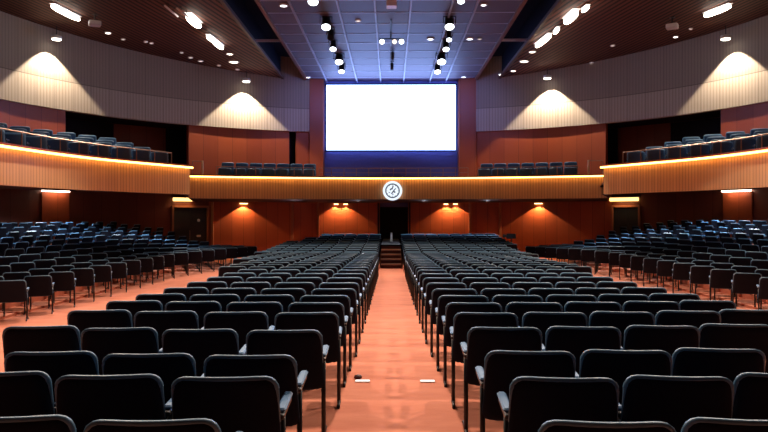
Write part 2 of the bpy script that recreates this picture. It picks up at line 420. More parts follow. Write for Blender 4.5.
# ------------------------------------------------------------------ balcony
ZB0, ZB1 = E+.73, E+1.66
RB, cyB = 21.5, 30.4-21.5
wing = resample(smooth_path([(-10.4, 8.0), (-9.7, 12.5), (-9.15, 16.3), (-8.95, 18.2), (-8.4, 20.3), (-7.6, 21.9), (-6.8, 23.6)], 2), 40)
cL = math.asin(-8.32/RB); cR = math.asin(8.78/RB); cen = arc_pts(RB, cL, cR, 48, cyB)
def offs(path, dist):
    out = []
    for i in range(len(path)):
        a = path[max(i-1, 0)]; b = path[min(i+1, len(path)-1)]; t = Vector((b[0]-a[0], b[1]-a[1])).normalized()
        out.append((path[i][0]-t.y*dist, path[i][1]+t.x*dist))
    return out
def balcony(path, nm, ztop, zbot, label):
    root = empty(nm, (path[len(path)//2][0], path[len(path)//2][1], zbot))
    inv = Matrix.Translation(-root.location)
    def put(n, mb, m):
        mb.v = [(p[0]-root.location.x, p[1]-root.location.y, p[2]-root.location.z) for p in mb.v]; return obj(n, mb, m, root)
    put('front_panel', strip(MB(), path, zbot, ztop, .12), M['wood_gold'])
    cap = strip(MB(), offs(path, -.17), ztop, ztop+.05, .39); put('cap', cap, M['wood_red'])
    led = MB(); led.tube([(x, y, ztop-.034) for x, y in offs(path, -.12)], .032, 6); put('light_strip', led, M['ledglow'])
    return tag(root, label, 'balcony')
balcony(cen, 'curved_balcony', ZB1, ZB0, 'golden slatted balcony front below the big screen, with round white emblem')
balcony(wing, 'curved_balcony', ZB1, ZB0, 'golden curved balcony front along the left side of the hall')
balcony(mirror_r(wing), 'curved_balcony', ZB1+.0, ZB0, 'golden curved balcony front along the right side of the hall')
# slabs
FLZ = E+1.28
bw = [(-15.95, 8.0)]+[(16.0*math.sin(a), 22.8+16.0*math.cos(a)) for a in [(-PI/2-.95)+(ang(188, 16)+PI/2+.95)*k/39 for k in range(1, 40)]]
bw = [(-15.95, 8.0+ (14.8*k/20)) for k in range(21)]+arc_pts(18.0, -PI/2, ang(200, 18.0), 19)[0:20]
bw = [(x, y) for x, y in bw][:41]
wf = offs(wing, .12)
for s in (-1, 1):
    wf2 = wf+[(-8.55, 28.95)]; bw2 = bw[:39]+[hit(183, 17.8), hit(186, 17.0), hit(189, 16.3)]
    bw2 = bw2[:len(wf2)] if len(bw2) > len(wf2) else bw2
    f_, b_ = (wf2, bw2) if s < 0 else (mirror_r(wf2), mirror(bw2))
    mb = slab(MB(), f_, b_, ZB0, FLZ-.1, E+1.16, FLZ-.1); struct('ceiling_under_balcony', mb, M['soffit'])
    bw3 = bw[:38]+[hit(178, 17.8), hit(182, 17.0), hit(186, 16.3)]
    f_, b_ = (wf, bw3) if s < 0 else (mirror_r(wf), mirror(bw3))
    mb = slab(MB(), f_, b_, FLZ-.1, FLZ, FLZ-.1, FLZ); struct('floor_balcony', mb, M['balcfloor'])
cf = offs(cen, .12); cb = arc_pts(16.15, ang(192.5, 16.15), ang(607, 16.15), 48)
cb = [(x, min(y, 39.2)) for x, y in cb]
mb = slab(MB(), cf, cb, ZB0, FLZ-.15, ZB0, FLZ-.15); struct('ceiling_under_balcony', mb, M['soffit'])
mb = slab(MB(), cf, cb, FLZ-.15, FLZ-.05, FLZ-.15, FLZ-.05); struct('floor_balcony', mb, M['balcfloor'])
# balcony seating tiers
for x0, x1 in ((-7.6, -3.3), (3.8, 8.2)):
    pth = [(x0+(x1-x0)*k/12, cyB+math.sqrt((RB+1.9)**2-(x0+(x1-x0)*k/12)**2)) for k in range(13)]
    pb = [(x, y+1.5) for x, y in pth]
    mb = slab(MB(), pth, pb, FLZ-.05, FLZ+.25, FLZ-.05, FLZ+.25); struct('floor_balcony_tier', mb, M['balcfloor'])
# railings
def railing(path, z0, h, step, label, mid=False, r=.018):
    root = empty('balcony_railing', (path[0][0], path[0][1], z0)); L = root.location
    mb = MB(); mb.tube([(x-L.x, y-L.y, h) for x, y in path], r, 6); obj('top_rail', mb, M['bronze'], root)
    if mid:
        mb = MB(); mb.tube([(x-L.x, y-L.y, h*.45) for x, y in path], r*.7, 6); obj('middle_rail', mb, M['bronze'], root)
    tot = sum(math.dist(a, b) for a, b in zip(path, path[1:])); n = max(1, round(tot/step)); pm = MB()
    first = None
    for x, y in resample(path, n):
        if first is None:
            pm.tube([(0, 0, 0), (0, 0, h)], r*.9, 6); first = obj('post', pm, M['bronze'], root)
            first.location = (x-L.x, y-L.y, 0)
        else:
            o = first.copy(); COL.objects.link(o); o.parent = root; o.location = (x-L.x, y-L.y, 0)
    return tag(root, label, 'railing')
zr = ZB1+.05
rw = offs(wing, .06)
railing(rw[8:39], zr, .36, .75, 'bronze railing on top of the left side balcony front')
railing(mirror_r(rw[8:39]), zr, .36, .75, 'bronze railing on top of the right side balcony front')
def cseg(pa, pb, n=16):
    a0, a1 = ang(pa, RB+.06, cyB), ang(pb, RB+.06, cyB)
    f = lambda px: math.atan2(hit(px, RB-.06, cyB)[0], hit(px, RB-.06, cyB)[1]-cyB)
    return arc_pts(RB-.06, f(pa), f(pb), n, cyB)
railing(cseg(319, 468), zr, .36, .54, 'bronze two-bar railing on the balcony below the screen', True)
railing(cseg(216, 313), zr, .36, .8, 'thin bronze railing before the seats left of the screen')
railing(cseg(478, 577), zr, .36, .8, 'thin bronze railing before the seats right of the screen')
ra = railing(cseg(192, 202), zr, .55, .7, 'short bronze railing by the left end of the central balcony')
rb = railing(cseg(588, 602), zr, .55, .7, 'short bronze railing by the right end of the central balcony')

M['brass'] = plain('brass_post', (.85, .58, .25), .4, .2)
for ro, px in ((ra, 202), (rb, 588)):
    x, d = hit(px, RB-.06, cyB); mb = MB(); mb.tube([(0, 0, 0), (0, 0, .58)], .035, 8); o = obj('end_post', mb, M['brass'], ro); o.location = (x-ro.location.x, d-ro.location.y, 0); o['label'] = 'brass end post'

# ------------------------------------------------------------------ screen and emblem
root = empty('projection_screen', (0, 38.55, E+3.585))
mb = MB(); mb.box(-3.55, 3.55, -.06, -.02, .05, 3.62); obj('screen_surface', mb, M['screen'], root)
mb = MB()
mb.box(-3.63, 3.63, -.02, .06, -.03, 3.70); obj('screen_frame', mb, M['dark'], root)
mb = MB()
for x in (-2.6, 2.6): mb.box(x-.06, x+.06, .06, .35, .8, 2.8)
obj('wall_bracket', mb, M['dark'], root)
for bx in ((-3.5, 3.5, .02, .06), (-3.5, 3.5, 3.60, 3.64), (-3.57, -3.53, .1, 3.5), (3.53, 3.57, .1, 3.5)):
    mb = MB(); mb.box(bx[0], bx[1], .07, .10, bx[2], bx[3]); obj('back_light', mb, M['backlight'], root)  # added glowing strips, no lamp of the screen
tag(root, 'large blank white projection screen glowing above the central balcony', 'screen')

lx, ly = hit(392.5, RB, cyB); ly = cyB+RB-.13
root = empty('round_emblem', (lx*30.2/30.4, ly, E+1.09))
def disc(r, y0, y1, n=40, r0=0):
    mb = MB()
    if r0 == 0:
        vs = [(r*math.cos(2*PI*k/n), y, r*math.sin(2*PI*k/n)) for y in (y0, y1) for k in range(n)]
        fs = [tuple(range(n)), tuple(range(n, 2*n))[::-1]]+[(k, n+k, n+(k+1) % n, (k+1) % n) for k in range(n)]
    else:
        vs = [(q*math.cos(2*PI*k/n), y, q*math.sin(2*PI*k/n)) for y in (y0, y1) for q in (r0, r) for k in range(n)]
        fs = []
        for k in range(n):
            j = (k+1) % n; fs += [(k, n+k, n+j, j), (2*n+k, 2*n+j, 3*n+j, 3*n+k), (n+k, 3*n+k, 3*n+j, n+j), (k, j, 2*n+j, 2*n+k)]
    return mb.add(vs, fs)
obj('disc', disc(.42, -.05, .02), M['logo_glow'], root)
obj('mount', disc(.2, .02, .14), M['blackmetal'], root)
obj('ring', disc(.315, -.062, -.048, 40, .265), M['logo_blue'], root)
mb = MB()
def stroke(x0, z0, x1, z1, t):
    d = Vector((x1-x0, z1-z0)); L = d.length; a = math.atan2(d.y, d.x)
    mat = Matrix.Translation((x0, 0, z0)) @ Matrix.Rotation(-a, 4, 'Y'); mb.box(0, L, -.062, -.048, -t/2, t/2, 0, mat)
# K-like arrow figure with a small slash, and tick marks
stroke(-.02, .06, .03, .22, .045); stroke(-.11, .03, -.03, .10, .06); stroke(-.05, -.14, .08, .04, .045); stroke(.02, .0, .12, -.08, .06); stroke(.08, .04, .14, .10, .04); stroke(-.17, -.06, -.10, -.08, .03); stroke(.0, -.19, .04, -.13, .03)
for k in range(12):
    a = k*PI/6; stroke(.225*math.cos(a), .225*math.sin(a), .262*math.cos(a), .262*math.sin(a), .02)
obj('mark', mb, M['logo_blue'], root)
tag(root, 'round white lit emblem with dark ring on the central balcony front', 'emblem')

# ------------------------------------------------------------------ doors under the balcony
def door(pa, pb, z1, signs, num):
    xa_, da = hit(pa, RL); xb_, db = hit(pb, RL)
    c = Vector(((xa_+xb_)/2, (da+db)/2, -.50)); wd = math.dist((xa_, da), (xb_, db)); rz = math.atan2(db-da, xb_-xa_)
    root = empty('door_%d' % num, c, rz); root['kind'] = 'structure'
    h = z1+.50
    mb = MB(); mb.box(-wd/2, -.01, -.02, .05, 0, h-.08); obj('door_leaf', mb, M['door'], root)
    mb = MB(); mb.box(.01, wd/2, -.02, .05, 0, h-.08); obj('door_leaf', mb, M['door'], root)
    mb = MB(); mb.box(-wd/2-.1, -wd/2, -.1, .1, 0, h); mb.box(wd/2, wd/2+.1, -.1, .1, 0, h); mb.box(-wd/2, wd/2, -.1, .1, h-.08, h+.02); obj('door_frame', mb, M['doorframe'], root)
    mb = MB(); mb.box(-wd/2-.1, wd/2+.1, -.02, .1, h+.02, E+1.2+.5); obj('transom_panel', mb, M['wood_lower'], root)
    mb = MB(); mb.tube([(-.05, -.08, 1.0), (-.05, -.08, 1.45)], .02, 6); mb.tube([(-.05, -.08, 1.03), (-.05, -.02, 1.03)], .012, 6); mb.tube([(-.05, -.08, 1.42), (-.05, -.02, 1.42)], .012, 6); obj('door_handle', mb, M['bronze'], root)
    return root, c, wd, rz, h
zd = E+.50
rt, c, wd, rz, h = door(172.5, 206, zd, 1, 1)
s1 = disc(.075, -.04, -.02, 16); s1.v = [(x+wd*.25, y, z+1.95) for x, y, z in s1.v]; o = obj('door_sign', s1, M['white'], rt)
s2 = MB(); s2.box(wd*.25-.10, wd*.25+.12, -.035, -.02, 1.12, 1.22); obj('door_sign', s2, M['white'], rt)
rt2, c2, wd2, rz2, h2 = door(613, 638, zd, 0, 2)
def light_bar(loc, rz, wd, glowmat, label, power, color, down=.0, hh=.09, depth=.14):
    root = empty('light_bar', loc, rz)
    mb = MB(); mb.rbox(-wd/2, wd/2, -depth, 0, .0, hh, .03); obj('diffuser', mb, glowmat, root)
    mb = MB(); mb.box(-wd/2-.02, wd/2+.02, -depth-.01, .01, hh, hh+.03); obj('housing', mb, M['white'], root)
    tag(root, label, 'wall light', 'light bars over the side walls')
    return root
def bar_at(px0, px1, y, rr, mat, label, z=None, hh=.12):
    xa_, da = hit(px0, rr); xb_, db = hit(px1, rr); c = Vector(((xa_+xb_)/2, (da+db)/2, E+(CY-y)/F*(da+db)/2-hh/2))
    r_ = light_bar(c, math.atan2(db-da, xb_-xa_), math.dist((xa_, da), (xb_, db)), mat, label, 0, 0, hh=hh)
    n = Vector((0-c.x, 22.8-c.y, 0)).normalized()
    return c, n
for px0, px1, y, mt, lab, pw, colr in ((39.5, 66.5, 190.3, 'barglow', 'bright white light bar high on the left lower wall', 5, (1, .7, .45)), (722, 750, 190.3, 'barglow', 'bright white light bar high on the right lower wall', 5, (1, .7, .45)),
                       (172, 192, 199.5, 'ambglow', 'amber light bar over the left half of the left double door', 6, (1, .6, .25)), (610, 638, 199.5, 'ambglow', 'wide amber light bar over the right double door', 6, (1, .6, .25))):
    c, n = bar_at(px0, px1, y, RL-.02, M[mt], lab, hh=.13 if mt == 'barglow' else .17)
    light('AREA', 'bar_lamp', c+n*.2+Vector((0, 0, -.03)), pw, colr, c+n*.1+Vector((0, 0, -2)), shape='RECTANGLE', size=.9, size_y=.12)
for px0, px1, nm in ((40, 68, 'left'), (721, 750, 'right')):
    a0, a1 = ang(px0, RL-.06), ang(px1, RL-.06)
    struct('trim_8', strip(MB(), arc_pts(RL-.06, a0, a1, 4), -.3, E+.98, .05), M['wood_red'])
# small lit wall lamps under the central balcony
for px, lab in ((243, 'warm wall lamp under the balcony, nearest the left double door'), (336, 'warm wall lamp under the balcony, left one of the pair left of the emblem'), (345.5, 'warm wall lamp under the balcony, right one of the pair left of the emblem'), (446, 'warm wall lamp under the balcony, left one of the pair right of the emblem'), (455.5, 'warm wall lamp under the balcony, right one of the pair right of the emblem'), (538.5, 'warm wall lamp under the balcony, nearest the right double door')):
    x, d = hit(px, RL-.02); n = Vector((-x, 22.8-d, 0)).normalized(); rz = math.atan2(-n.x, n.y)+PI
    wv = .26 if px in (336, 345.5, 446, 455.5) else .42
    root = empty('wall_lamp', (x, d, E+.60), rz)
    mb = MB(); mb.box(-wv/2, wv/2, -.14, 0, .06, .12); obj('lamp_housing', mb, M['bronze'], root)
    mb = MB(); mb.box(-wv/2+.02, wv/2-.02, -.12, -.02, .03, .06); obj('lamp_lens', mb, glow('warm_lens_glow', (1, .62, .25), 10) if 'warm_lens_glow' not in bpy.data.materials else bpy.data.materials['warm_lens_glow'], root)
    tag(root, lab, 'wall lamp', 'wall lamps under the central balcony')
    p = Vector((x, d, E+.62))+n*.22
    light('SPOT', 'wall_lamp_light', p, (150 if wv < .3 else 220), (1, .60, .26), p+Vector((0, 0, -1)), spot_size=math.radians(118), spot_blend=.12, shadow_soft_size=.03)

# ------------------------------------------------------------------ ceiling fixtures
def ceil_pt(px, py, off=.0, side=None):
    """point on the ceiling seen at this spot of the photograph"""
    k = (px-CX)/F; h = (CY-py)/F; d = 30.0
    for _ in range(30):
        ax = abs(k*d)
        z = (ZC if ax < 4.3 else ZC if ax < 5.9 else side_ceil_z(ax))-off-E
        d = z/h
    return Vector((k*d, d, z+E))
def where(px, py):
    return 'left slatted ceiling' if px < 290 else 'right slatted ceiling' if px > 490 else 'gridded centre ceiling'
ORD = ['first', 'second', 'third', 'fourth', 'fifth', 'sixth', 'seventh', 'eighth', 'ninth', 'tenth', 'eleventh', 'twelfth', 'thirteenth', 'fourteenth', 'fifteenth', 'sixteenth', 'seventeenth', 'eighteenth', 'nineteenth', 'twentieth', 'twenty-first', 'twenty-second', 'twenty-third', 'twenty-fourth', 'twenty-fifth', 'twenty-sixth', 'twenty-seventh', 'twenty-eighth', 'twenty-ninth', 'thirtieth', 'thirty-first', 'thirty-second', 'thirty-third', 'thirty-fourth', 'thirty-fifth', 'thirty-sixth', 'thirty-seventh', 'thirty-eighth']
# small recessed round downlights
def downlight(px, py, r, mat, label):
    p = ceil_pt(px, py, .02); root = empty('downlight', p)
    def rz_disc(r1, z0, z1, r0=0, n=20):
        mb = disc(r1, z0, z1, n, r0); mb.v = [(x, z, y) for x, y, z in mb.v]; mb.f = [f[::-1] for f in mb.f]; return mb
    obj('trim_ring', rz_disc(r*1.35, -.03, .02, r), M['white'], root); obj('lens', rz_disc(r, -.012, .01), M[mat], root)
    tag(root, label, 'downlight', 'small round downlights in the ceiling')
dl = [(107, 32, .11, 'lampglow'), (122, 38.5, .07, 'dimglow'), (145, 41, .07, 'dimglow'), (150.5, 42.5, .07, 'dimglow'), (181, 52, .07, 'dimglow'), (190, 57, .09, 'dimglow'), (200, 60.5, .1, 'dimglow'), (218.5, 65, .08, 'dimglow'), (237, 69, .08, 'dimglow'),
      (229.5, 53.5, .13, 'lampglow'), (233.5, 61.5, .20, 'lampglow'), (532, 52, .13, 'lampglow'), (524, 61.5, .18, 'lampglow'), (513, 71, .12, 'lampglow'), (501, 74.5, .12, 'lampglow'),
      (612, 46, .08, 'dimglow'), (640.5, 54.5, .13, 'lampglow'), (591, 63, .08, 'dimglow'), (674.5, 37.5, .09, 'lampglow'), (689.5, 29.5, .06, 'dimglow'),
      (283.5, 5, .12, 'coolglow'), (358, 20.5, .09, 'dimglow'), (430.5, 39, .12, 'coolglow'), (469.5, 39, .12, 'coolglow'), (479.5, 39, .08, 'dimglow'), (483.5, 5, .09, 'coolglow'), (463.5, 77, .11, 'coolglow'), (308, 77, .10, 'coolglow')]
desc = {}
for px, py, r, mt in dl:
    side = where(px, py); k = desc.get(side, 0); desc[side] = k+1
    look = {'lampglow': 'bright', 'dimglow': 'dim', 'coolglow': 'cool white'}[mt]
    downlight(px, py, r, mt, '%s round downlight, %s, at %d%% from the left edge and %d%% down' % (look, side, round(px/7.68), round(py/4.32)) if False else '%s small round downlight, %s in the %s' % (look, ORD[k], side))
# elongated flood lights hanging on arms
def flood(px, py, length, r, label, mat='lampglow', drop=.25, arm=True, power=0):
    p = ceil_pt(px, py, drop); root = empty('flood_light', p, 0)
    aim = Vector((0, -1.0, -.55)).normalized()
    q = aim.to_track_quat('-Z', 'Y').to_matrix().to_4x4()
    def tr(mb): mb.v = [tuple(q @ Vector(v)) for v in mb.v]; return mb
    mb = MB(); mb.tube([(0, 0, .30), (0, 0, .26), (0, 0, .1), (0, 0, 0)], [r*.6, r*.8, r*.9, r], 14); obj('housing', tr(mb), M['white'] if r > .15 else M['blackmetal'], root, True)
    mb = MB(); mb.tube([(0, 0, -.03), (0, 0, .0)], [r*.86, r*.92], 14); obj('lens', tr(mb), M[mat], root)
    if arm:
        mb = MB(); mb.tube([(0, .12, .08), (0, .12, drop)], .02, 6); mb.box(-.08, .08, .04, .20, drop-.02, drop+.0); obj('hanger', mb, M['blackmetal'], root)
    return tag(root, label, 'flood light', 'bright flood lights under the slatted ceilings')
def long_lamp(p0, p1, r, label, mat='lampglow'):
    a, b_ = ceil_pt(p0[0], p0[1], .16), ceil_pt(p1[0], p1[1], .16); c = (a+b_)/2; v = (b_-a)/2; root = empty('flood_light', c)
    mb = MB(); mb.tube([v*t for t in (-1, -.93, -.6, 0, .6, .93, 1)], [r*.35, r*.62, r*.92, r, r*.92, r*.62, r*.35], 12); obj('lens', mb, M[mat], root, True)
    n = v.normalized(); sd = n.cross(Vector((0, 0, 1))).normalized()*r; up = Vector((0, 0, 1))
    mb = MB(); mb.add([v*k+sd*q+up*h for h in (r*.9, r*.9+.04) for k in (-1, 1) for q in (-1, 1)], [(0, 1, 3, 2), (4, 6, 7, 5), (0, 4, 5, 1), (2, 3, 7, 6), (0, 2, 6, 4), (1, 5, 7, 3)]); obj('housing', mb, M['white'], root)
    return tag(root, label, 'flood light', 'bright flood lights under the slatted ceilings')
long_lamp((50, 5), (78, 19), .11, 'long bright flood light near the left edge of the ceiling')
long_lamp((187, 15.5), (199, 26), .15, 'bright flood light on the left ceiling at the end of a metal arm')
long_lamp((207, 36), (214, 41), .10, 'small lamp just above the flood light beside the left slot')
long_lamp((212, 40), (222, 48), .11, 'bright flood light on the left ceiling beside the dark slot')
long_lamp((703, 17), (729, 7), .11, 'long bright flood light near the right edge of the ceiling')
long_lamp((565, 23), (576, 13), .15, 'bright flood light on the right ceiling, wider and nearer one')
long_lamp((536, 47), (550, 36), .11, 'bright flood light on the right ceiling, narrower and farther one')
long_lamp((582, 12), (588, 7), .08, 'small lamp beside the right bright flood light')
long_lamp((554, 34), (558, 29), .08, 'small lamp between the two bright right flood lights')
# long metal bars
for px0, py0, px1, py1, lab in ((164, 5, 177, 16, 'pale metal bar hanging under the left slatted ceiling'), (176, 7.5, 190, 18, 'thin metal arm leading to the bright left flood light')):
    a, b_ = ceil_pt(px0, py0, .2), ceil_pt(px1, py1, .2); root = empty('ceiling_bar', a)
    mb = MB(); mb.tube([(0, 0, 0), b_-a], .035, 8); obj('bar', mb, M['white'], root, True)
    mb = MB(); mb.tube([(b_-a)*.3, (b_-a)*.3+Vector((0, 0, .2))], .012, 6); mb.tube([(b_-a)*.7, (b_-a)*.7+Vector((0, 0, .2))], .012, 6); obj('hanger', mb, M['blackmetal'], root)
    tag(root, lab, 'ceiling bar')
# projectors
for px, py, lab in ((93.5, 22.5, 'white projector hanging under the left slatted ceiling'), (671, 27, 'white projector hanging under the right slatted ceiling')):
    p = ceil_pt(px, py, .35); root = empty('projector', p, .5 if px < 300 else -.5)
    mb = MB(); mb.rbox(-.22, .22, -.2, .2, -.10, .08, .05); obj('body', mb, M['white'], root)
    mb = MB(); mb.tube([(.06, .2, 0), (.06, .27, 0)], .06, 12); obj('lens', mb, M['blackmetal'], root)
    mb = MB(); mb.tube([(0, 0, .08), (0, 0, .34)], .025, 8); mb.box(-.1, .1, -.1, .1, .33, .35); obj('ceiling_mount', mb, M['blackmetal'], root)
    tag(root, lab, 'projector')
# stage lights on the gridded ceiling
def stage_light(px, py, label, lit=True, r=.13, ln=.42, tilt=.5, box=False):
    p = ceil_pt(px, py, .42); root = empty('stage_light', p)
    aim = Vector((0, -math.sin(tilt), -math.cos(tilt))); q = aim.to_track_quat('-Z', 'Y').to_matrix().to_4x4()
    def tr(mb): mb.v = [tuple(q @ Vector(v)) for v in mb.v]; return mb
    mb = MB(); mb.tube([(0, 0, ln), (0, 0, ln-.04), (0, 0, .12), (0, 0, 0)], [r*.7, r*.9, r*.9, r*1.05], 14); obj('barrel', tr(mb), M['blackmetal'], root, True)
    mb = MB(); mb.tube([(0, 0, -.01), (0, 0, .0)], [r*.9, r*.9], 14); obj('lens', tr(mb), M['coolglow' if lit else 'dark'], root)
    mb = MB(); mb.box(-r*1.25, -r*1.1, -.02, .02, .12, .38); mb.box(r*1.1, r*1.25, -.02, .02, .12, .38); mb.box(-r*1.25, r*1.25, -.02, .02, .36, .40); mb.tube([(0, 0, .38), (0, 0, .42)], .02, 6); obj('yoke', mb, M['blackmetal'], root)
    return tag(root, label, 'stage light', 'black stage lights under the gridded ceiling')
nm = ['nearest', 'second', 'third', 'fourth', 'fifth', 'farthest']
for k, (px, py, lit, r) in enumerate(((313, 1.5, True, .19), (326, 27, True, .19), (330.5, 38, False, .14), (333, 49, True, .15), (339, 62, True, .20), (341.5, 71.5, True, .16))):
    stage_light(px, py, 'black stage light, %s of the left line under the gridded ceiling' % nm[k], lit, r)
for k, (px, py, lit, r) in enumerate(((461, 1.5, True, .13), (449.5, 27, True, .19), (449, 40, True, .12), (446, 49.5, True, .15), (441.5, 62, True, .22), (437.5, 72, True, .17))):
    stage_light(px, py, 'black stage light, %s of the right line under the gridded ceiling' % nm[k], lit, r)
p = ceil_pt(391.5, 5, .2); root = empty('ceiling_speaker', p); mb = MB(); mb.rbox(-.18, .18, -.2, .2, -.08, .12, .03); obj('grille_box', mb, M['white'], root); mb = MB(); mb.tube([(0, 0, .12), (0, 0, .2)], .02, 6); obj('hanger', mb, M['blackmetal'], root)
tag(root, 'pale square box hanging at the top centre of the gridded ceiling', 'ceiling box')
p = ceil_pt(391, 40, .40); root = empty('lamp_cluster', p)
mb = MB(); mb.tube([(-.45, 0, .05), (.5, 0, .05)], .025, 8); mb.tube([(0, 0, .05), (0, 0, .40)], .02, 6); mb.tube([(0, -1.6, .36), (0, 2.4, .36)], .03, 6); obj('crossbar', mb, M['blackmetal'], root)
for k, xx in enumerate((-.36, .14, .42)):
    mb = MB(); mb.tube([(xx, .1, 0), (xx, -.12, -.10)], [.10, .12], 12); o = obj('lamp', mb, M['blackmetal'], root, True)
    mb = MB(); mb.tube([(xx, -.12, -.10), (xx, -.14, -.11)], [.10, .09], 12); obj('lamp_lens', mb, M['coolglow'] if k != 1 else M['dimglow'], o)
tag(root, 'cluster of small lamps on a crossbar, middle of gridded ceiling', 'lamp cluster')
for k, (px, py) in enumerate(((392.5, 59), (392, 69.5))):
    stage_light(px, py, 'unlit black spotlight on the centre line, %s the lamp cluster' % ('just beyond' if k == 0 else 'well beyond'), False, .08, .34, .1)
# wall washers below the side ceilings
for px, py, pk, lab in ((55, 37.5, 50, 'oval wall washer lamp at the far left of the pale wall'), (246, 80.5, 243, 'oval wall washer lamp on pale wall left of the screen'), (547, 78, 548, 'oval wall washer lamp on pale wall right of the screen'), (724, 39, 722, 'oval wall washer lamp at the far right of the pale wall')):
    x, d = hit(px, R-.55); z = E+(CY-py)/F*d; root = empty('wall_washer', (x, d, z), math.atan2(-x, d-ccy))
    mb = MB(); mb.tube([(0, 0, -.04), (0, 0, 0), (0, 0, .10), (0, 0, .14)], [.17, .22, .20, .08], 16); obj('housing', mb, M['white'], root, True)
    mb = MB(); mb.tube([(0, 0, -.07), (0, 0, -.04)], [.17, .19], 16); obj('lens', mb, M['lampglow'], root)
    zt = side_ceil_z(abs(x)) if abs(x) > 5.9 else ZC
    mb = MB(); mb.tube([(0, 0, .1), (0, 0, zt-z)], .02, 6); obj('hanger', mb, M['blackmetal'], root)
    tag(root, lab, 'wall lamp', 'oval wall washers on the pale wall')
    light('SPOT', 'washer_light', (x, d, z-.10), 1500, (1, .82, .62), (x*1.008, d+.0+(d-ccy)*.008, z-3), spot_size=math.radians(97), spot_blend=.18, shadow_soft_size=.05)

# ------------------------------------------------------------------ hall chairs
TOPH, BACKZ = .835, .40
def back_y(z, u): return -.19-(z-BACKZ)*.22+.028*(1-u*u)*-1
def back_w(z, top=TOPH):
    wv = .286-(z-BACKZ)*.06; r = .05
    if z > top-r: wv -= r-math.sqrt(max(0, r*r-(z-(top-r))**2))
    if z < BACKZ+.05: wv -= .05-math.sqrt(max(0, .0025-(BACKZ+.05-z)**2))
    return wv
def back_mesh():
    zs = [BACKZ, BACKZ+.008, BACKZ+.025, BACKZ+.05, .55, .65, .73, TOPH-.055, TOPH-.030, TOPH-.012, TOPH-.003, TOPH]
    NU = 10; mb = MB(); rows = len(zs)
    for sgn in (-1, 1):
        for j, z in enumerate(zs):
            wv = back_w(z)
            for i in range(NU+1):
                u = -1+2*i/NU; u = math.copysign(abs(u)**.75, u)
                edge = min(1, min((TOPH-z), (z-BACKZ))/.03); eu = min(1, (1-abs(u))/.12); t = .010+.016*math.sqrt(max(0, min(edge, eu)))
                mb.v.append((u*wv, back_y(z, u)+sgn*t, z))
    n = NU+1
    def add(f): mb.f.append(list(f)); mb.m.append(0); mb.uv.append(None)
    for j in range(rows-1):
        for i in range(NU):
            a = j*n+i; add((a, a+1, a+n+1, a+n)); b_ = rows*n+a; add((b_+1, b_, b_+n, b_+n+1))
    o = rows*n
    for j in range(rows-1):
        a = j*n; add((a, a+n, o+a+n, o+a)); a = j*n+NU; add((a+n, a, o+a, o+a+n))
    for i in range(NU):
        add((i+1, i, o+i, o+i+1)); a = (rows-1)*n+i; add((a, a+1, o+a+1, o+a))
    return mb
def highlight_pts():
    pts = []
    zz = [.60, .70, .78, TOPH-.055, TOPH-.035, TOPH-.018, TOPH-.006, TOPH]
    for z in zz: pts.append((-back_w(z), back_y(z, 1), z))
    for i in range(1, 10):
        u = -1+2*i/10; pts.append((u*back_w(TOPH), back_y(TOPH, u), TOPH+.002))
    for z in zz[::-1]: pts.append((back_w(z), back_y(z, 1), z))
    return pts
ME = {}
ME['backrest'] = back_mesh().mesh('backrest', [M['shell']], True)
pp = highlight_pts(); mb = MB(); mb.tube(pp, [.005+.011*max(0, min(1, (p[2]-.62)/(TOPH-.64))) for p in pp], 6); ME['edge_piping'] = mb.mesh('edge_piping', [M['piping']], True)
mb = MB(); mb.rbox(-.235, .235, -.20, .25, .385, .475, .05); ME['seat'] = mb.mesh('seat', [M['cloth']], True)
for s, k in ((-1, 'l'), (1, 'r')):
    x = s*.272
    mb = MB(); mb.rbox(x-.020, x+.020, -.21, .18, .60, .63, .012); ME['armrest'+k] = mb.mesh('armrest', [M['blackmetal']])
    mb = MB(); mb.rbox(x-.026, x+.026, -.17, .20, .63, .652, .018); ME['arm_pad'+k] = mb.mesh('arm_pad', [M['pad']])
    mb = MB(); mb.tube([(x, -.10, .60), (x, -.10, .015)], .017, 8); mb.tube([(x, -.24, .012), (x, -.20, .03), (x, .12, .03), (x, .17, .012)], .014, 6); mb.tube([(x, -.10, .42), (x*.84, -.10, .42)], .016, 6)
    ME['leg'+k] = mb.mesh('leg', [M['blackmetal']], True)
def part(n, key, parent):
    o = bpy.data.objects.new(n, ME[key]); COL.objects.link(o); o.parent = parent; return o
def make_chair():
    r_ = empty('auditorium_chair', (0, 0, 0))
    bk = part('backrest', 'backrest', r_); part('edge_piping', 'edge_piping', bk); part('seat', 'seat', r_)
    for k in 'lr':
        a = part('armrest', 'armrest'+k, r_); part('arm_pad', 'arm_pad'+k, a); part('leg', 'leg'+k, r_)
    return r_
proto = make_chair()
def kids(o): return [c for c in TREE[o.name]]
TREE = {}
def index(o):
    TREE[o.name] = [c for c in COL.objects if c.parent == o]
    for c in TREE[o.name]: index(c)
index(proto)
def copy_tree(o, parent=None):
    c = o.copy(); COL.objects.link(c); c.parent = parent
    for ch in TREE[o.name]: copy_tree(ch, c)
    return c
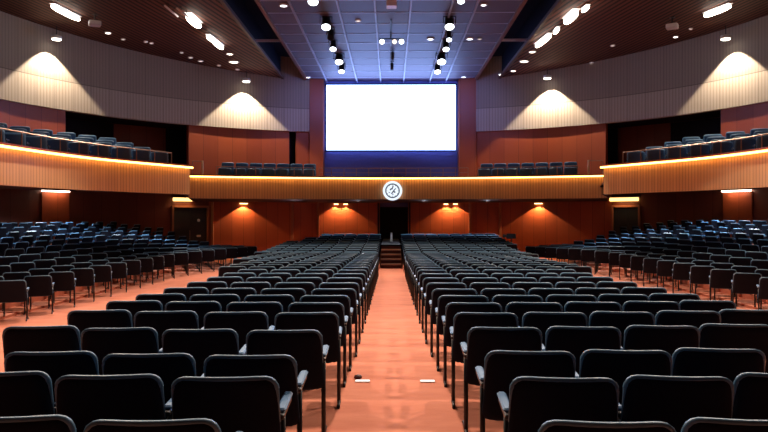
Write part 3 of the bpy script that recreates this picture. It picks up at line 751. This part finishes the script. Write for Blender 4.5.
# rows: distance of each row of the centre blocks from the camera (at the aisle)
ROWS = [t_+.28 for t_ in (2.8, 3.56, 4.26, 5.17, 6.0, 6.84, 7.62, 8.5, 9.5, 10.55, 11.6, 12.7)]
while ROWS[-1] < 34.2: ROWS.append(ROWS[-1]+.97)
P_ = .6
seats = []   # (x, y, z, yaw, block, row, seat)
def raked(y): return .016*max(0, y-22)**1.35 if y > 22 else 0
def seat_floor(x, y):
    ax = abs(x)
    if ax < 6: return floor_z(x, y)
    return floor_z(x, y)+side_rise(ax, y)
def inframe(x, y, m=25): return -m < CX+F*x/y < 768+m
def centre_count(side, d):
    if side < 0: return 4 if d < 13 else 5 if d < 17.5 else 6 if d < 23 else 7 if d < 31 else 6 if d < 32.6 else 5
    return 5 if d < 13.5 else 6 if d < 21 else 7 if d < 28 else 8
for r_i, d in enumerate(ROWS):
    for side in (-1, 1):
        for k in range(centre_count(side, d)):
            if side < 0: off = (.86, .86, .84, .78, .74, .74, .73, .71)[min(r_i, 7)]; pit = .625
            else: off = (.88, .90, .86, .85, .83, .82, .80, .78, .76)[min(r_i, 8)]; pit = .605
            if r_i == 0 and side < 0: off += .12
            dd = d-(.14 if side < 0 and r_i in (2, 3) else 0)
            if d > 24: off = .78; pit = P_
            ax = off+pit*k; x = side*ax; y = dd+x*x/40
            if not inframe(x, y, 60): continue
            if r_i == 0 and k > 2: continue
            seats.append([x, y, None, -x/20, 'left centre block' if side < 0 else 'right centre block', r_i, k])
SROWS = [10.6+1.08*i for i in range(19)]
for r_i, d in enumerate(SROWS):
    for side in (-1, 1):
        e = side_edge(d+1.4)
        for k in range(16):
            ax = e+.62*k; x = side*ax; y = d+ax*ax/40
            if y > 32 or math.hypot(ax, y-22.8) > 14.9 and y > 22.8 or ax > 14.6: continue
            if not inframe(x, y, 45): continue
            seats.append([x, y, None, -side*(ax/20+.05*min(3, k)+min(.72, .22*max(0, k-2))), 'left side block' if side < 0 else 'right side block', r_i, k])
# rake platforms under the far rows of the centre blocks
def row_lift(d): return 0 if d < 24.5 else min(.60, .045*(d-24.5)+.0)
for s_ in seats:
    if 'centre' in s_[4]:
        d = ROWS[s_[5]]; s_[2] = floor_z(s_[0]*0+ (1 if s_[0]>0 else -1), s_[1])+row_lift(d)
        if d < 24.5: s_[2] = floor_z(s_[0], s_[1])
    else: s_[2] = None
for side in (-1, 1):
    mb = MB()
    for r_i, d in enumerate(ROWS):
        if d < 24.5: continue
        n = centre_count(side, d)
        z1 = None
        for k in range(n):
            ax = .78+P_*k; x = side*ax; y = d+x*x/40
            z = floor_z(side, y)+row_lift(d)
            mb.box(x-P_/2, x+P_/2, y-.47, y+.52, z-.9, z)
    struct('floor_rake', mb, M['carpet'])
# side terraces (steps rising outwards under the side blocks)
for side in (-1, 1):
    mb = MB()
    for s_ in seats:
        if 'side' in s_[4] and (s_[0] > 0) == (side > 0):
            x, y, k = s_[0], s_[1], s_[6]
            ax = abs(x); base = floor_z(x, y); lift = min(1.05, .2*max(0, ax-8.1)+.03*max(0, y-24)*max(0, min(1, (ax-8.6)/2))); lift = 0 if lift < .05 else lift
            s_[2] = base+lift
            if lift > 0:
                x0, x1 = sorted((x-.31, x+.31)); mb.box(x0, x1, y-.47, y+.47, -.9, s_[2])
    struct('floor_side_terrace', mb, M['carpet'])

def score(s_):
    f = 1.0
    if 'side' in s_[4] and s_[6] < 2: f = .8
    return math.hypot(s_[0], s_[1])*f
vis = sorted(seats, key=score)
vis = [s_ for s_ in vis if inframe(s_[0], s_[1], 14)]
near, far = vis[:300], vis[300:]
first_row = {}
for s_ in near:
    if inframe(s_[0], s_[1], 4): first_row[s_[4]] = min(first_row.get(s_[4], 99), s_[5])
near = [s_ for s_ in near if s_[5] >= first_row[s_[4]]]
for i, s_ in enumerate(near):
    x, y, z, yaw, b_, r_i, k = s_
    o = proto if i == 0 else copy_tree(proto)
    jit = random.uniform(-.02, .02) if r_i > 0 else 0
    o.location = (x, y, z); o.rotation_euler = (0, 0, yaw+jit)
    r_i -= first_row[b_]
    if 'centre' in b_: lab = 'dark navy chair, %s, %s row from the camera, %s seat from the aisle' % (b_, ORD[r_i], ORD[k])
    else: lab = 'dark navy chair, %s, %s row from the camera, %s seat from the aisle' % (b_, ORD[r_i], ORD[k])
    tag(o, lab, 'chair', 'rows of auditorium chairs on the hall floor')
# the remaining, farthest chairs as one object
def low_chair():
    mb = MB()
    zs = [BACKZ+.02, .60, TOPH-.05, TOPH-.012]
    top = []
    for sgn in (-1, 1):
        pts = []
        for z in zs: pts.append((-back_w(z), back_y(z, .5)+sgn*.022, z))
        for z in zs[::-1]: pts.append((back_w(z), back_y(z, .5)+sgn*.022, z))
        top.append(pts)
    n = 8
    mb.add(top[0]+top[1], [tuple(range(n)), tuple(range(n, 2*n))[::-1]], 0)
    mb.add(top[0]+top[1], [(k+1, k, n+k, n+k+1) for k in range(0, n-1)]+[(0, n-1, 2*n-1, n)], 0)
    # painted highlight along the top edge
    mb.tube([(-back_w(zs[2]), back_y(zs[2], 1), zs[2]), (-back_w(zs[3]), back_y(zs[3], 1), TOPH), (back_w(zs[3]), back_y(zs[3], 1), TOPH), (back_w(zs[2]), back_y(zs[2], 1), zs[2])], .022, 5, 1)
    mb.box(-.235, .235, -.20, .25, .39, .47, 2)
    for s in (-1, 1):
        x = s*.272; mb.box(x-.024, x+.024, -.19, .19, .61, .65, 3); mb.box(x-.015, x+.015, -.115, -.085, 0, .61, 4); mb.box(x-.014, x+.014, -.24, .17, 0, .03, 4)
    return mb
lc = low_chair(); big = MB()
for x, y, z, yaw, b_, r_i, k in far:
    mt = Matrix.Translation((x, y, z)) @ Matrix.Rotation(yaw, 4, 'Z'); n = len(big.v)
    big.v += [tuple(mt @ Vector(p)) for p in lc.v]; big.f += [[n+i for i in f] for f in lc.f]; big.m += lc.m; big.uv += lc.uv
o = obj('auditorium_chairs', big, [M['shell'], M['piping'], M['cloth'], M['pad'], M['blackmetal']])
tag(o, 'farthest rows of dark navy chairs near the walls under the balcony', 'chairs', kind='stuff')
print('SEATS', len(seats), len(near), len(far))

# ------------------------------------------------------------------ balcony chairs
mb = MB(); 
BB = back_mesh(); BB.v = [(x, y, z) for x, y, z in BB.v]
mB = BB.mesh('balcony_backrest', [M['bluecloth']], True)
mb = MB(); mb.rbox(-.24, .24, -.20, .25, .36, .47, .05); mS = mb.mesh('balcony_seat', [M['bluecloth']], True)
mb = MB()
for s in (-1, 1):
    x = s*.272; mb.box(x-.02, x+.02, -.22, .18, .60, .64); mb.box(x-.02, x+.02, -.13, -.07, 0, .60)
mb.box(-.272, .272, -.11, -.09, .30, .34)
mA = mb.mesh('balcony_arms', [M['blackmetal']])
mP = bpy.data.meshes.new_from_object(bpy.data.objects.new('tmp', ME['edge_piping']))
bch = empty('balcony_chair', (0, 0, 0))
for n_, me_ in (('backrest', mB), ('edge_piping', mP), ('seat', mS), ('side_frame', mA)):
    o = bpy.data.objects.new(n_, me_); COL.objects.link(o); o.parent = bch
index(bch)
bl = []
for s in (-1, 1):
    nm_ = 'left' if s < 0 else 'right'
    base = offs(wing, 0); dist_ = 0; nxt = 0; rown = 0
    dense = resample(wing, 600)
    for i in range(1, 600):
        dist_ += math.dist(dense[i], dense[i-1])
        if dist_ < nxt: continue
        nxt += .82
        x0, y0 = dense[i]
        if CX+F*x0/y0 < -45 or y0 > 23.5: continue
        used = 0
        for k in range(4):
            x = x0-.75-.62*k; y = y0+.35+.10*k; px = CX+F*x/y
            if s > 0: x = -x*1.05; px = CX+F*x/y
            if px < -14 or px > 782: continue
            lift = .17*k
            if k > 0:
                mb = MB(); mb.box(x-.31, x+.31, y-.46, y+.46, FLZ-.05, FLZ+lift); struct('floor_balcony_tier', mb, M['balcfloor'])
            bl.append((x, y, FLZ+lift, s*-.30, '%s side balcony, %s row from the front' % (nm_, ORD[rown]), k)); used = 1
        rown += used
for s, x0 in ((-1, -7.55), (1, 3.85)):
    nm_ = 'left' if s < 0 else 'right'
    for row, (of, lift) in enumerate(((1.2, -.05), (2.15, .25))):
        for k in range(7):
            x = x0+.30+.6*k+(.25 if (row == 1 and s > 0) else -.1*row); rr = RB+of; y = cyB+math.sqrt(rr*rr-x*x)
            bl.append((x, y, FLZ+lift, -x/24, 'balcony %s of the screen, %s row from the railing' % (nm_, ORD[row]), k))
for i, (x, y, z, yaw, wh, k) in enumerate(bl):
    o = bch if i == 0 else copy_tree(bch)
    o.location = (x, y, z); o.rotation_euler = (0, 0, yaw)
    tag(o, 'blue chair, %s, %s from %s' % (wh, ORD[k], 'the railing' if 'side' in wh else 'its left'), 'chair', 'blue chairs on the balcony')

# ------------------------------------------------------------------ stairs at the aisle end
root = empty('aisle_stairs', (0, 29.2, floor_z(0, 29.2)))
for k in range(5):
    zt = .185*(k+1); mb = MB(); mb.box(-.42, .42, .36*k, 2.4, zt-.185 if k else -.1, zt-.05); obj('riser_block', mb, M['riser'], root)
    mb = MB(); mb.box(-.43, .43, .36*k-.03, .36*(k+1)+.01 if k < 4 else 2.4, zt-.05, zt); obj('tread', mb, M['step'] if k < 4 else M['dark'], root)
mb = MB(); mb.box(-.43, .43, 2.4, 9.2, .3, .925); obj('landing', mb, M['dark'], root)
tag(root, 'short flight of carpeted steps at the far end of the centre aisle', 'stairs')
root = empty('sign_post', (.02, 33.5, floor_z(0, 29.2)+.925)); mb = MB(); mb.tube([(0, 0, 0), (0, 0, .02)], .12, 12); obj('base', mb, M['blackmetal'], root); mb = MB(); mb.tube([(0, 0, .02), (0, 0, .46)], [.05, .04], 10); obj('post', mb, M['white'], root)
tag(root, 'small pale post at the top of the aisle stairs before the dark doorway', 'post')

# aisle floor light strips, dropped cap
for px, lab in ((362.5, 'white floor light strip on the left edge of the centre aisle'), (427.5, 'white floor light strip on the right edge of the centre aisle')):
    d = E*F/(382.5-216)*1.02; x = (px-CX)/F*d; root = empty('floor_light', (x, d, floor_z(x, d)))
    mb = MB(); mb.box(-.075, .075, -.035, .035, 0, .010); obj('housing', mb, M['white'], root); mb = MB(); mb.box(-.07, .07, -.03, .03, .010, .014); obj('lens', mb, M['marker'], root)
    tag(root, lab, 'floor light', 'strip lights beside the aisle')
d = 7.3; x = (358-CX)/F*d; mb = MB(); mb.tube([(0, 0, 0), (0, 0, .015), (0, 0, .035), (0, 0, .045)], [.03, .045, .035, .01], 12)
tag(obj('bottle_cap', mb, plain('dark_red_rubber', (.06, .008, .008)), None, True, (x, d, floor_z(x, d))), 'small dark red cap on the floor beside the left aisle light strip', 'cap')
# camera on a tripod standing beyond the right centre block
x, d = (511-CX)/F*34.5, 34.5; root = empty('video_camera', (x, d, floor_z(x, d)), PI*.9)
tp = MB(); 
for a in (0, 2.1, 4.2):
    tp = MB(); tp.tube([(0, 0, 1.05), (.35*math.cos(a), .35*math.sin(a), 0)], .02, 6); obj('leg', tp, M['blackmetal'], root)
mb = MB(); mb.rbox(-.22, .22, -.12, .12, 1.05, 1.30, .03); obj('camera_body', mb, M['blackmetal'], root); mb = MB(); mb.tube([(.22, 0, 1.18), (.40, 0, 1.18)], [.07, .09], 12); obj('lens', mb, M['blackmetal'], root)
tag(root, 'black video camera on tripod behind the last row, right of the aisle', 'camera')
